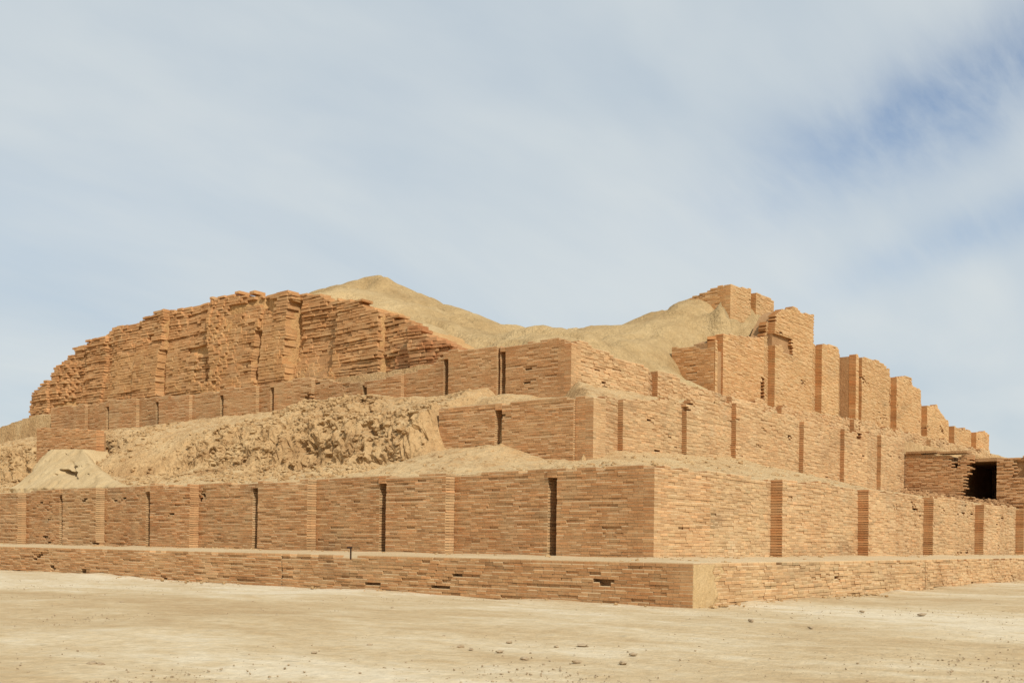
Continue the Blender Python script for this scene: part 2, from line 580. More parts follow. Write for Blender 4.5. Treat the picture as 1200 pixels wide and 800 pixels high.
            for b in B[solo]:
                kk = int(rng.integers(0, 14))
                kr = np.random.default_rng(kk)
                base = 1 + kr.normal(0, 0.09)
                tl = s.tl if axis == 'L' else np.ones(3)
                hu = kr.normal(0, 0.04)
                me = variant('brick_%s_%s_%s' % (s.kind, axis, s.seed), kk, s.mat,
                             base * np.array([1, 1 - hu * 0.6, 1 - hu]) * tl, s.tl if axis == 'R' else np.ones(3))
                o = bpy.data.objects.new('brick', me)
                COL.objects.link(o)
                o.parent = part
                o.location = place(axis, plane, b[0], b[1], b[2])
                o.rotation_euler = (rng.normal(0, 0.002), rng.normal(0, 0.003),
                                    (-math.pi / 2 if axis == 'L' else 0) + math.atan(slope) * (1 if axis == 'L' else -1) + rng.normal(0, 0.002))
                o.scale = (b[3], D, b[4])


def corner_s(segs):
    return min(q[0] for q in segs)


def chase(segs, width, only='r'):
    """split a narrow deep chase off the near end of every recessed panel"""
    out = []
    for a, b, k in segs:
        if k == only:
            out += [(a, a + width, 'c'), (a + width, b, k)]
        else:
            out.append((a, b, k))
    return out


def alt(edges, first='b'):
    """edges of alternating buttress / recess"""
    out, k = [], first
    for a, b in zip(edges[:-1], edges[1:]):
        out.append((a, b, k))
        k = 'r' if k == 'b' else 'b'
    return out


# ================================================================== GROUND
LED = 3.22
ZP, Z1 = 1.211, 4.148


def ground():
    def axis(c0, c1, fine):
        mid = np.arange(c0, c1 + 1e-6, fine)
        out = np.geomspace(1, 2500, 40)
        return np.concatenate([c0 - out[::-1], mid, c1 + out])
    xs, ys = axis(-34, 60, 0.4), axis(-34, 60, 0.4)
    X, Y = np.meshgrid(xs, ys, indexing='ij')
    near = np.clip(1.3 - np.hypot(X - 5, Y - 5) / 150, 0, 1)
    Z = near * (fbm(X / 9, Y / 9, 0, 4, 3) * 0.05 + fbm(X / 1.7, Y / 1.7, 0, 3, 8) * 0.022)
    # a worn path runs along the foot of the wall, drifted sand lies against it
    dl = np.where((X < -LED + .1) | (Y < -LED + .1), np.minimum(np.abs(np.maximum(-LED - X, 0)) + np.maximum(-LED - Y, 0), 9), 9)
    Z += 0.10 * np.exp(-dl / 0.9) * (0.6 + 0.6 * fbm(X / 2, Y / 2, 0, 2, 31))
    inside = (X > -LED + 1) & (Y > -LED + 1)
    Z[inside] = -0.3
    o = mesh_obj('ground', np.stack([X, Y, Z], -1).reshape(-1, 3), grid_faces(len(xs), len(ys)), M['sand'], smooth=True)
    o['kind'] = 'structure'


ground()


def strip_terrain(name, xs, ys, hf, mat, disp=None, smooth=True):
    X, Y = np.meshgrid(xs, ys, indexing='ij')
    Z = hf(X, Y)
    P = np.stack([X, Y, Z], -1)
    if disp is not None:
        P = P + disp(X, Y, Z)
    P[0, :, 2] -= 0.35
    P[:, 0, 2] -= 0.35
    o = mesh_obj(name, P.reshape(-1, 3), grid_faces(len(xs), len(ys)), mat, smooth=smooth)
    o['kind'] = 'structure'
    return o


# the sandy ledge on top of the plinth
def ledge_h(X, Y):
    d = np.maximum(-X, -Y)
    t = np.clip(d / LED, 0, 1)
    return ZP + 0.01 - 0.03 * t - 0.06 * t ** 8 + (1 - t) ** 2 * 0.09 + fbm(X / 2.2, Y / 2.2, 0, 3, 5) * 0.025


lx = np.arange(-LED + 0.34, 0.62, 0.12)
strip_terrain('sand_ledge', lx, np.arange(-LED + 0.34, 76, 0.25), ledge_h, M['drift'])
strip_terrain('sand_ledge', np.arange(0.62, 60, 0.25), lx, ledge_h, M['drift'])

# ================================================================== PLINTH
pj_l = float(atx(330, 665, -LED)[1])
pj_r = float(aty(1085, 670, -LED)[0])


def flat_top(z, amp=0.0, seed=1, per=7.0):
    return lambda s: z + amp * fbm(np.asarray(s) / per, 0.3, 0, 2, seed)


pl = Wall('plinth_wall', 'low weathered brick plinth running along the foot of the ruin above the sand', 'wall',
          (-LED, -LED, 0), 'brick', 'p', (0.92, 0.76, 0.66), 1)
h1 = atx(707, 683, -LED)
h2 = atx(437, 684, -LED)
h3 = atx(517, 689, -LED)


def plinth_hole(s, z):
    r = np.zeros(len(s), bool)
    for h, a, b in ((h1, 0.24, 0.13), (h2, 0.3, 0.06), (h3, 0.3, 0.06)):
        r |= (np.abs(s - h[1]) < a) & (abs(z - h[2]) < b)
    return r


grey = lambda s, z: np.where((np.abs(s - 1.9 + 0.4 * z) < 1.0 + 0.5 * vnoise(s * 2, z * 6))[:, None], np.array([[0.90, 0.98, 1.02]]), 1.0)
pl.face('L', -LED, [(-LED, pj_l - 0.03, 'b'), (pj_l + 0.03, 78, 'b')], flat_top(ZP + 0.03, 0.015, 4), ZP - 1.5, e=0.4, corner=True,
        erode=0.3, rough=0.007, rec_amt=0.026, top_noise=0.02, hole=plinth_hole, tint_fn=grey,
        erode_fn=lambda s, z: 0.35 * (0.55 - abs(z - 0.3)))
pl.face('R', -LED, [(-LED, pj_r - 0.03, 'b'), (pj_r + 0.03, 62, 'b')], flat_top(ZP + 0.03, 0.015, 5), ZP - 1.5, e=0.4, corner=True,
        erode=0.5, rough=0.006, rec_amt=0.02, top_noise=0.02, erode_fn=lambda s, z: 0.5 * (0.5 - z))
pl.finish()

# smooth mud plaster patched over the plinth's corner
pa, pb = -LED + 0.015, float(aty(846, 690, -LED)[0])
gx, gz = np.linspace(pa, pb + 0.4, 60), np.linspace(-0.05, ZP - 0.02, 40)
GX, GZ = np.meshgrid(gx, gz, indexing='ij')
edge = np.clip((pb - GX) / 0.45 + 0.8 * fbm(GX * 2, GZ * 3, 0, 4, 2) + np.minimum(0, (ZP - 0.12 - GZ) * 5), 0, 1)
GN = np.where(GX < pa + 0.03, -0.05, 1.0) * 0.045 * edge - 0.04 * (1 - edge) + 0.008 * fbm(GX * 3, GZ * 3, 0, 3, 5)
mesh_obj('plaster_patch', np.stack([GX, -LED - GN, GZ], -1).reshape(-1, 3), grid_faces(60, 40), M['ochre_pale'], pl.e, smooth=True, ploc=pl.loc)

# ================================================================== FIRST TERRACE
E1 = 0.47
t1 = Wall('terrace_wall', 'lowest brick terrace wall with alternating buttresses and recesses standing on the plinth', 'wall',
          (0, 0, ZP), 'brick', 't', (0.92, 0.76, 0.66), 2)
el_ = [0, 3.75, 8.70, 11.74, 16.22, 19.4, 24.25, 27.4, 32.1, 35.3, 40.0, 43.2, 48, 51, 56, 59, 64, 67, 75]
er_ = [0, 3.5, 8.94, 12.4, 17.35, 20.6, 25.72, 29.0, 34.0, 37.3, 42.2, 45.6, 50, 53, 58]
t1.face('L', 0.0, chase(alt(el_), 0.40), flat_top(Z1 + 0.03, 0.04, 6), ZP - 0.05, e=E1, corner=True, erode=0.25, rough=0.005, rec_amt=0.022,
        erode_fn=lambda s, z: 0.25 * max(0, 1.6 - z) + 0.5 * ((s > 37) & (s < 41) & (z < 1.75)))
t1.face('R', 0.0, alt(er_), flat_top(Z1 + 0.03, 0.04, 7), ZP - 0.05, e=E1, corner=True, erode=0.25, rough=0.003, rec_amt=0.016,
        erode_fn=lambda s, z: 0.25 * max(0, 1.6 - z))
t1.finish()

# ================================================================== SECOND TERRACE
S2, S3, S4 = 8.0, 12.0, 14.0
y2end = float(atx(514, 500, S2)[1])
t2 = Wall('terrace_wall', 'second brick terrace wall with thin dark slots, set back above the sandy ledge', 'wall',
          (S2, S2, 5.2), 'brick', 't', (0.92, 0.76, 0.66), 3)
slot = float(atx(588, 500, S2)[1])
n_l = float(atx(672, 500, S2)[1])
t2top_l = interp([(8, 7.80), (float(atx(660, 465, S2)[1]), atx(660, 465, S2)[2]), (slot, atx(588, 472, S2)[2]),
                  (y2end, atx(514, 478, S2)[2])])
t2.face('L', S2, [(S2, n_l, 'r')], t2top_l, 4.5, e=0.12, corner=True, erode=0.35, taper=False)
t2.face('L', S2, [(n_l, slot, 'b'), (slot, slot + 0.40, 'c'), (slot + 0.40, y2end, 'b')], t2top_l, 4.5, e=0.30, erode=0.35)
r2 = [float(aty(x, 500, S2)[0]) for x in (730, 805, 863, 942, 990, 1033)]
ed2 = [S2 + 0.12]
for r_ in r2:
    ed2 += [r_ - 2.3, r_]
ed2.append(44.2)
ed2[1] = r2[0] - 1.3
t2top_r = interp([(8, 7.80)] + [(aty(x, y, S2)[0], aty(x, y, S2)[2]) for x, y in
                               ((728, 466), (802, 468), (862, 471), (905, 481), (940, 490), (988, 502), (1030, 508), (1060, 512))])
hA, hB, hC = aty(1007, 511, S2), aty(1031, 505, S2), aty(770, 529, S2)


def t2hole(s, z):
    r = np.zeros(len(s), bool)
    for h, a, b in ((hA, 0.35, 0.2), (hB, 0.6, 0.25), (hC, 0.25, 0.06)):
        r |= (np.abs(s - h[0]) < a) & (abs(z - h[2]) < b)
    return r


t2.face('R', S2, alt(ed2), t2top_r, 4.5, e=0.26, corner=True, erode=0.4, rough=0.0035, rec_amt=0.014, top_noise=0.14, hole=t2hole)
t2.finish()

# ================================================================== THIRD TERRACE
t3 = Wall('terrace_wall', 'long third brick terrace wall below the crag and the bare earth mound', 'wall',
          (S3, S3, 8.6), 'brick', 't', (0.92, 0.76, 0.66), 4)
P3 = lambda x, y: (float(atx(x, y, S3)[1]), float(atx(x, y, S3)[2]))
t3top_l = interp([(12, 11.0), P3(655, 396), P3(640, 397), P3(582, 405), P3(530, 411), P3(522, 414), P3(500, 430), P3(470, 434), P3(440, 445), P3(400, 447),
                  P3(360, 441), P3(270, 456), P3(130, 470), P3(60, 479), P3(35, 490)])
bx = [668, 592, 582, 525, 470, 430, 365, 321, 300, 262, 222, 186, 160, 128, 100, 60]
ed3 = [S3 + 0.0] + [P3(x, 450)[0] for x in bx[1:]]
t3.face('L', S3, chase(alt(ed3), 0.35), t3top_l, 8.0, e=0.24, corner=True, erode=0.35, course=0.105, top_noise=0.12,
        erode_fn=lambda s, z: 0.55 * ((s > P3(450, 450)[0]) & (s < P3(345, 450)[0])) - 0.3 * (s > P3(330, 450)[0]), vary=0.06, rough=0.003)
P3r = lambda x, y: (float(aty(x, y, S3)[0]), float(aty(x, y, S3)[2]))
t3top_r = interp([(12, 11.0), P3r(700, 407), P3r(740, 422), P3r(775, 434), P3r(830, 455), P3r(880, 469), P3r(960, 486), P3r(1000, 489), P3r(1050, 503), P3r(1110, 516), P3r(1160, 529)])
q1, q2 = P3r(765, 430)[0], P3r(771, 430)[0]
ed3r = [S3, q2 - 0.9, q2, q2 + 6, q2 + 8, q2 + 12, q2 + 14.5, q2 + 24, q2 + 26, q2 + 40, q2 + 42, 78]
t3.face('R', S3, alt(ed3r), t3top_r, 8.0, e=0.33, corner=True, erode=0.55, rough=0.009, top_noise=0.22, course=0.105)
t3.finish()

# ================================================================== TALL BUTTRESSED WALL
P4 = lambda x, y: (float(aty(x, y, S4)[0]), float(aty(x, y, S4)[2]))
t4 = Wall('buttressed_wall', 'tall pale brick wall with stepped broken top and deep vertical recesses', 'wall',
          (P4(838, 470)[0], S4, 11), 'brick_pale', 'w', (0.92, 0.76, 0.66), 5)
tops = [(836, 398), (845, 396), (848, 394), (903, 393), (903.5, 377), (910, 376), (910.5, 369), (914, 368), (914.5, 363), (924, 360), (930, 361), (948, 366), (957.5, 368), (958, 400),
        (975, 404), (990, 413), (1003, 414), (1030, 422), (1046, 433), (1047, 438), (1068, 444), (1069, 453), (1080.5, 456), (1081, 472),
        (1098, 475), (1112, 494), (1113, 497), (1135, 503), (1136, 504), (1160, 508)]
t4top = interp([P4(x, y) for x, y in tops])
E4 = 0.48
X4 = lambda x: P4(x, 450)[0]
segs4 = []
ret = [847, 908, 963, 1010, 1051, 1087, 1119, 1145]
st = X4(838)
for i, rx in enumerate(ret):
    xr = X4(rx)
    if rx == 1010:
        xd = X4(1003)
        segs4 += [(st, xd - 2.0 - 1.2, 'b'), (xd - 2.0 - 1.2, xd - 0.01, 'd'), (xd, xd + 0.55, 'b'), (xd + 0.55, xr, 'r')]
    else:
        wd = 1.6 if rx > 850 else 0.7
        segs4 += [(st, xr - wd, 'b'), (xr - wd, xr, 'r')]
    st = xr
segs4.append((st, X4(1160), 'b'))
nich = [(X4(893), X4(898), P4(895, 470)[1], P4(895, 443)[1])]
hx = [X4(906), X4(928)]
hz = [P4(915, 412)[1], P4(915, 392)[1]]


def tooth(s, z):
    m = (s > hx[0]) & (s < hx[1]) & (z > hz[0] + (s - hx[0]) * 0.0) & (z < hz[1])
    r = m & (vnoise(s * 1.1, z * 2.2, 0, 5) > -0.35)
    for a, b, c, d in nich:
        r = r | ((s > a - 0.1) & (s < b + 0.1) & (z > c) & (z < d))
    return r


for sg in segs4:
    k = dict(e=E4, course=0.11, blen=0.40, erode=0.1, rough=0.006, rec_amt=0.015, top_noise=0.18, vary=0.06, hole=tooth)
    if sg[2] == 'd':
        k['e'] = 1.25
        sg = (sg[0], sg[1], 'r')
    t4.face('R', S4, [sg], t4top, 10.0, **k)
# the lower brown block at the wall's broken end
t4.face('L', X4(838) - 0.02, [(S4 + 0.1, S4 + 3.0, 'b')], flat_top(13.6, 0.3, 3, 1.0), 10.0, e=0.4, course=0.11, blen=0.4)
t4.finish()
# ================================================================== SUMMIT TOWER
DT = 18.0
tw_c = aty(856, 335, DT)
tw_e = aty(907, 355, DT)
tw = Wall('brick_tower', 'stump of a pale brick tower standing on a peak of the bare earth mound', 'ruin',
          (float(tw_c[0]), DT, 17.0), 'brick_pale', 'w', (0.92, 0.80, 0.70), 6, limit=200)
TX = lambda x: float(aty(x, 350, DT)[0])
TZ = lambda x, y: (float(aty(x, y, DT)[0]), float(aty(x, y, DT)[2]))
tw.face('R', DT, [(TX(856), TX(880), 'b'), (TX(880), TX(886), 'r'), (TX(886), TX(907), 'b')],
        interp([TZ(856, 331), TZ(862, 333), TZ(868, 337), TZ(880, 338), TZ(895, 346), TZ(904, 350), TZ(907, 353)]), 16.0, e=0.4, course=0.11, blen=0.4, corner=True,
        erode=0.2, vary=0.06)
twx = TX(856)
tw.face('L', twx, [(DT, DT + 3.2, 'b')], interp([(DT, tw_c[2] + 0.1), (DT + 1, tw_c[2] + 0.15), (DT + 3.2, tw_c[2] - 0.4)]), 16.0, e=0.4, course=0.11, blen=0.4,
        corner=True, erode=0.6)
tw.finish()

# ================================================================== GATE BLOCK far along the second terrace
XG = 44.3
G = lambda x, y: atx(x, y, XG)
gt = Wall('gate_block', 'dark brown brick gate block with black passage jutting from the second terrace', 'ruin',
          (XG, 5.0, 5.0), 'brick_red', 'g', (1, 1, 1), 8, limit=250)
ya, yb, yc, yd = float(G(1058, 550)[1]), float(G(1140, 550)[1]), float(G(1168, 550)[1]), float(G(1215, 560)[1])
gtop = interp([(yb, G(1150, 532)[2]), (ya, G(1060, 531)[2])])
gt.face('L', XG, [(yb, ya + 0.6, 'b')], gtop, 4.2, e=0.3, course=0.105, erode=0.6, rough=0.012,
        erode_fn=lambda s, z: 0.9 * max(0, 6.2 - z) - 0.2 + 0.5 * (s < yb + 0.5), thick=1.5, core_in=1.25,
        hole=lambda s, z: s < yb + 0.24 * np.clip(7.7 - z, 0, 2.4) + 0.12 * vnoise(s * 2, z * 3))
gt.face('L', XG, [(yd, yc, 'b')], interp([(yd, G(1200, 534)[2]), (yc, G(1168, 536)[2])]), 4.2, e=0.3, course=0.105, erode=1.2,
        rough=0.03, hole=lambda s, z: (np.abs(s - G(1196, 550)[1]) < 0.35) & (abs(z - G(1196, 550)[2]) < 0.5), thick=1.5)
gt.finish()


def box(name, lo, hi, mat, parent, ploc):
    v = [(x, y, z) for x in (lo[0], hi[0]) for y in (lo[1], hi[1]) for z in (lo[2], hi[2])]
    return mesh_obj(name, v, [(0, 1, 3, 2), (4, 6, 7, 5), (0, 4, 5, 1), (2, 3, 7, 6), (0, 2, 6, 4), (1, 5, 7, 3)], mat, parent, ploc=ploc)


zt = float(G(1160, 534)[2])
box('added_passage_roof', (XG + 0.5, yc - 0.1, zt - 0.30), (XG + 9, yb + 1.5, zt - 0.08), M['core'], gt.e, gt.loc)  # roof added over the open gap to keep it black inside
box('added_passage_wall', (XG + 0.6, yb + 1.25, 4.0), (XG + 9.1, yb + 2.2, zt - 0.1), M['core'], gt.e, gt.loc)  # inner walls added behind the brickwork to darken the gap
box('added_passage_wall', (XG + 1.7, yc - 1.2, 4.0), (XG + 9.1, yc - 0.02, zt - 0.25), M['core'], gt.e, gt.loc)
box('added_passage_wall', (XG + 8.8, yc - 0.2, 4.0), (XG + 9.4, yb + 1.4, zt - 0.1), M['core'], gt.e, gt.loc)  # closed end added so no light comes through
# coping slabs along its top
for a, b, zz_ in ((1062, 1098, 531), (1099, 1134, 531)):
    y0, y1 = float(G(b, zz_)[1]), float(G(a, zz_)[1])
    z0 = float(G(a, zz_)[2])
    box('coping_slab', (XG - 0.16, y0 + 0.02, z0 - 0.05), (XG + 1.0, y1 - 0.02, z0 + 0.10), M['core'], gt.e, gt.loc)

# ================================================================== TERRAIN between the terraces
b2r = interp([(8, 5.2), (10.2, 5.7), (15.4, 5.9), (20.3, 6.1), (28, 5.5), (34, 5.2), (40, 5.25), (60, 5.0)])
b2l = interp([(8, 5.15), (float(atx(640, 530, S2)[1]), 5.3), (slot, float(atx(588, 520, S2)[2])), (y2end, float(atx(514, 523, S2)[2])), (30, 5.4), (80, 5.4)])


def prof(d, ks):
    return np.interp(d, [k[0] for k in ks], [k[1] for k in ks])


def sstep(a, b, x):
    t = np.clip((x - a) / (b - a), 0, 1)
    return t * t * (3 - 2 * t)


def t_left(X, Y):
    """height at distance X behind the left face, Y along it"""
    base = b2l(Y)
    built = np.interp(X, [0, 0.45, 4.5, 8.2], [0, 0, 0.45, 1])
    low = 4.10 + (base - 4.10) * built
    up = np.interp(X, [8.2, 8.5, 11.9, 12.35, 12.6, 15.5], [0, 2.1, 3.1, 3.2, 5.55, 5.7])
    z_wall = np.where(X < 8.35, low, 5.35 + up)
    # collapsed stretch: rubble face instead of a wall
    lip = 8.0 + 0.9 * vnoise(Y / 5.5, 0.5, 0, 41) + 0.25 * vnoise(Y / 1.4, 0.5, 0, 42)
    wid = 1.1 + 2.6 * sstep(33, 37, Y) * (1 - sstep(39.5, 42.5, Y)) + 0.7 * (vnoise(Y / 4, 2.2, 0, 43) + 0.6)
    ztop = 7.75 + 0.25 * vnoise(Y / 7, 3.1, 0, 44) - 0.35 * sstep(40, 60, Y)
    foot = 5.35 + 0.25 * vnoise(Y / 6, 4.1, 0, 45)
    t = np.clip((X - (lip - wid)) / wid, 0, 1)
    slopey = np.where(X < lip - wid, 4.10 + (foot - 4.10) * np.clip((X - 0.45) / np.maximum(lip - wid - 0.45, 0.5), 0, 1) ** 1.3,
                      foot + (ztop - foot) * t ** 0.8)
    slopey = np.where(X > lip, ztop + (9.15 - ztop) * np.clip((X - lip) / (11.9 - lip), 0, 1), slopey)
    behind = np.interp(X, [12.3, 12.6, 15.5], [9.2, 10.85, 11.2])
    slopey = np.where(X > 12.3, behind, slopey)
    k = sstep(y2end - 0.5, y2end + 0.6, Y)
    return z_wall * (1 - k) + slopey * k, k


def t_right(X, Y):
    base = b2r(X)
    low = 4.10 + (base - 4.10) * np.interp(Y, [0, 0.45, 4.5, 8.2], [0, 0, 0.5, 1])
    tt = t2top_r(X) - 0.12
    mid = np.interp(Y, [8.35, 11.9], [0, 1])
    up = tt + (np.maximum(tt + 0.2, 9.2) - tt) * mid
    hi = t3top_r(X) - 0.12 + np.interp(Y, [12.5, 14.6], [0, 0.7])
    return np.where(Y < 8.35, low, np.where(Y < 12.42, up, hi))


def h_all(X, Y):
    zl, k = t_left(X, Y)
    zr = t_right(X, Y)
    wl = sstep(-0.6, 0.6, Y - X)
    z = zl * wl + zr * (1 - wl)
    f = np.clip((np.minimum(X, Y) - 0.45) / 1.0, 0, 1)
    z = z + f * (fbm(X / 2.5, Y / 2.5, 0, 3, 61) * 0.07)
    # debris heaped over the broken foot of the third terrace
    z = z + 0.5 * np.exp(-((X - 11.6) / 1.5) ** 2) * sstep(22.6, 25.5, Y) * (1 - sstep(29.5, 33, Y)) * (X < 12.2) * (1 + 0.3 * vnoise(Y / 1.5, X, 0, 62))
    # a pale drift heaped against the third terrace
    z = z + 0.55 * np.exp(-((X - 10.8) / 1.3) ** 2 - ((Y - 15.2) / 1.9) ** 2) * (X > 8.6)
    # eroded ground falls away past the crag
    z = z - np.where(wl > 0.5, sstep(62, 74, Y) * np.clip(X - 8, 0, 8) * 0.22, 0)
    return z


def rough_disp(X, Y, Z):
    _, k = t_left(X, Y)
    face = np.exp(-((X - 7.4) / 2.3) ** 2) * k
    face = np.maximum(face, 0.55 * k * np.clip((X - 2.5) / 3, 0, 1) * (X < 11.5) * (0.6 + 0.8 * vnoise(Y / 5, X / 3, 0, 71)))
    yr = Y + (X - 7) * 0.55
    ramp_ = sstep(33.0, 35.5, yr) * (1 - sstep(39, 41.0, yr))
    face = np.clip(face * (1 - 0.92 * ramp_), 0, 1)
    n1 = fbm(X * 1.1, Y * 1.1, Z * 1.1, 5, 81, 0.62)
    n2 = fbm(X * 1.1 + 40, Y * 1.1, Z * 1.1, 5, 87, 0.62)
    pit = np.clip(-fbm(X * 1.7, Y * 1.7, Z * 1.7, 3, 93) - 0.25, 0, 1)
    hf = fbm(X * 4.3, Y * 4.3, Z * 4.3, 2, 97, 0.7)
    D = np.stack([face * (-0.26 * n1 + 0.8 * pit - 0.08 * hf), face * 0.14 * n2, face * (0.18 * n2 - 0.3 * pit + 0.06 * hf)], -1)
    base = np.clip((np.minimum(X, Y) - 0.5), 0, 1) * 0.05 * fbm(X * 2.5, Y * 2.5, 0, 3, 95)
    D[..., 2] += base * (X > 0.5)
    return D


strip_terrain('rubble_slope', np.arange(0.5, 14.7, 0.11), np.concatenate([np.arange(0.5, 44, 0.14), np.arange(44, 84, 0.22)]), h_all, M['rubble'], rough_disp, smooth=False)
strip_terrain('sand_ledge', np.arange(14.59, 90, 0.3), np.arange(0.5, 14.7, 0.12), h_all, M['rubble'], rough_disp)

# ================================================================== CRAG of eroded mud brick
XC = 15.0
PC = lambda x, y, X=XC: (float(atx(x, y, X)[1]), float(atx(x, y, X)[2]))
ctop_px = [(36, 490), (37, 463), (48, 452), (60, 444), (64, 428), (75, 412), (77, 404), (100, 396), (118, 392), (121, 383), (158, 374), (163, 376),
           (167, 369), (200, 361), (205, 357), (235, 352), (240, 355), (250, 350), (270, 342), (300, 340), (340, 339), (375, 345), (410, 348),
           (415, 355), (440, 361), (462, 372), (480, 378), (500, 388), (520, 399), (545, 411)]
ctop = interp([PC(*p) for p in ctop_px])
cr = thing('mudbrick_crag', 'huge eroded mud brick wall with ragged horizontal layers and crumbling top', 'ruin', (XC, 40, 11))
crl = (XC, 40, 11)
cslots = [(PC(334, 390)[0], 0.28, PC(334, 425)[1], PC(334, 350)[1], 1.1), (PC(300, 410)[0], 0.25, PC(300, 445)[1], PC(300, 385)[1], 0.7),
          (PC(382, 400)[0], 0.22, PC(382, 430)[1], PC(382, 355)[1], 0.8), (PC(191, 430)[0], 0.25, PC(191, 462)[1], PC(191, 410)[1], 0.7),
          (PC(248, 430)[0], 0.3, PC(248, 450)[1], PC(248, 408)[1], 0.6)]
patches = [(PC(165, 435), 4.5, 1.6), (PC(215, 440), 2.0, 1.3), (PC(268, 415), 2.0, 2.6), (PC(316, 410), 1.9, 2.2), (PC(360, 430), 2.5, 1.0), (PC(250, 460), 5.0, 0.8)]
steps_s = np.array([PC(x, 430)[0] for x in (480, 440, 383, 334, 300, 248, 191, 160, 120, 95, 60)])
steps_n = np.array([0.1, -0.35, 0.15, -0.45, 0.2, 0.45, -0.2, 0.3, 0.0, 0.35, -0.1, 0.2])


def crag_n(s, z):
    n = -(z - 11) * 0.10 + steps_n[np.searchsorted(np.sort(steps_s), s)]
    n = n + fbm(s / 5, z / 7, 0, 3, 201) * 0.45 + fbm(s / 1.2, z / 1.0, 0, 2, 205) * 0.06
    for c, hw, z0, z1, dd in cslots:
        n = n - dd * ((np.abs(s - c) < hw * 0.97) & (z > z0) & (z < z1))
    return n


def crag_patch(s, z):
    m = np.zeros(np.broadcast(s, z).shape)
    for (cs, cz), a, b in patches:
        q = np.maximum(np.abs((s - cs) / a), np.abs((z - cz) / b)) ** 2
        m = np.maximum(m, 1 - sstep(0.6, 1.15, q + 0.25 * fbm(s / 1.5, z / 1.5, 0, 3, 211)))
    return m


sC = np.arange(20.5, 69.6, 0.16)
nz = 64
tz = np.linspace(0, 1, nz)
SS, TT = np.meshgrid(sC, tz, indexing='ij')
ZZ = 10.3 + (np.maximum(ctop(SS) - 0.25, 10.5) - 10.3) * TT
PM = crag_patch(SS, ZZ)
NN = crag_n(SS, ZZ) - 0.20 + PM * 0.16 + fbm(SS * 1.6, ZZ * 1.6, 0, 4, 221, 0.6) * (0.05 + 0.05 * PM) - PM * 0.25 * np.clip(fbm(SS * 0.9, ZZ * 0.9, 0, 4, 231, 0.6) - 0.45, 0, 1)
V = place('L', XC, SS, NN, ZZ).reshape(-1, 3)
Fq = grid_faces(len(sC), nz)
nv = len(V)
# top and back of the mass
backv = place('L', XC, np.stack([sC, sC], 1), np.full((len(sC), 2), -4.5), np.stack([ZZ[:, -1], np.full(len(sC), 10.3)], 1)).reshape(-1, 3)
Vf = np.concatenate([V, backv])
extra = []
for i in range(len(sC) - 1):
    a, b = i * nz + nz - 1, (i + 1) * nz + nz - 1
    extra.append((a, b, nv + 2 * (i + 1), nv + 2 * i))
core = mesh_obj('earth_core', Vf, np.concatenate([Fq, np.array(extra)]), M['ochre'], cr, smooth=False, ploc=crl)
# its closing end face
ei = (len(sC) - 1) * nz
end_v = [tuple(V[ei + j]) for j in range(nz)] + [tuple(backv[-2]), tuple(backv[-1])]
mesh_obj('end_face', end_v, [tuple(range(nz + 2))], M['ochre'], cr, ploc=crl)

rngc = np.random.default_rng(77)
rows = []
LH = 0.20
z = 10.4
row_i = 0
brk = sorted([20.6, 69.3] + [float(q) for q in steps_s] + [c_ + k_ * hw_ for c_, hw_, _, _, _ in cslots for k_ in (-1, 1)])
while z < 19:
    hgt = LH * rngc.uniform(0.8, 1.2)
    row_i += 1
    edges_ = [b_ + rngc.normal(0, 0.05) for b_ in brk]
    ed_ = [edges_[0]]
    for b_ in edges_[1:]:
        while True:
            L = rngc.choice([0.35, 0.5, 0.7, 0.95]) * rngc.uniform(0.85, 1.2)
            if ed_[-1] + L > b_ - 0.2:
                break
            ed_.append(ed_[-1] + L)
        if b_ > ed_[-1] + 0.1:
            ed_.append(b_)
    for s0_, s1_ in zip(ed_[:-1], ed_[1:]):
        sc, L = (s0_ + s1_) / 2, s1_ - s0_ - 0.012
        zc = z + hgt / 2 + 0.08 * float(vnoise(sc / 5, 3.3, 0, 9))
        if zc + hgt * 0.35 > float(ctop(sc)) + rngc.uniform(-0.12, 0.12):
            continue
        pm = float(crag_patch(np.array(sc), np.array(zc)))
        if vnoise(sc / 1.6, zc / 0.8, 0, 301) > 0.74 + 0.2 * pm:
            continue
        lay = float(vnoise(sc / 9, row_i * 5.31, 0, 303)) + 0.45 * float(vnoise(sc / 2.5, row_i * 3.7, 0, 305))
        n = float(crag_n(np.array(sc), np.array(zc))) + lay * 0.10 * (1 - 0.85 * pm) + 0.06 * pm + rngc.normal(0, 0.014)
        red = np.clip((29 - sc) / 6 + 0.35 * float(vnoise(sc / 3, zc / 2, 0, 5)), 0, 1)
        lum = 1 + rngc.normal(0, 0.07) * (1 - 0.5 * pm) + 0.09 * lay * (1 - pm)
        tc = lum * (np.array([1.02, 0.95, 0.86]) * (1 - red) + np.array([0.86, 0.70, 0.64]) * red)
        tc = tc * (1 + pm * (np.array([1.05, 1.10, 1.10]) - 1))
        rows.append((sc, n, zc, L, hgt * (0.95 if pm > 0.5 else rngc.uniform(0.76, 0.95)), *tc))
    z += hgt
R = np.array(rows)
P = place('L', XC, R[:, 0], R[:, 1], R[:, 2])
px, py, Zd = depth_px(P)
sc_ = np.where((px > 4) & (px < 1190), R[:, 3] * R[:, 4] / Zd ** 2, -1)
solo = sc_ >= np.sort(sc_)[::-1][299]
rest = R[~solo]
v = brick_verts(rest[:, 3], rest[:, 4], np.full(len(rest), 0.9), np.full(len(rest), 0.03), 0.022, rngc)
Wd = place('L', XC, v[:, :, 0] + rest[:, None, 0], v[:, :, 1] + rest[:, None, 1], v[:, :, 2] + rest[:, None, 2])
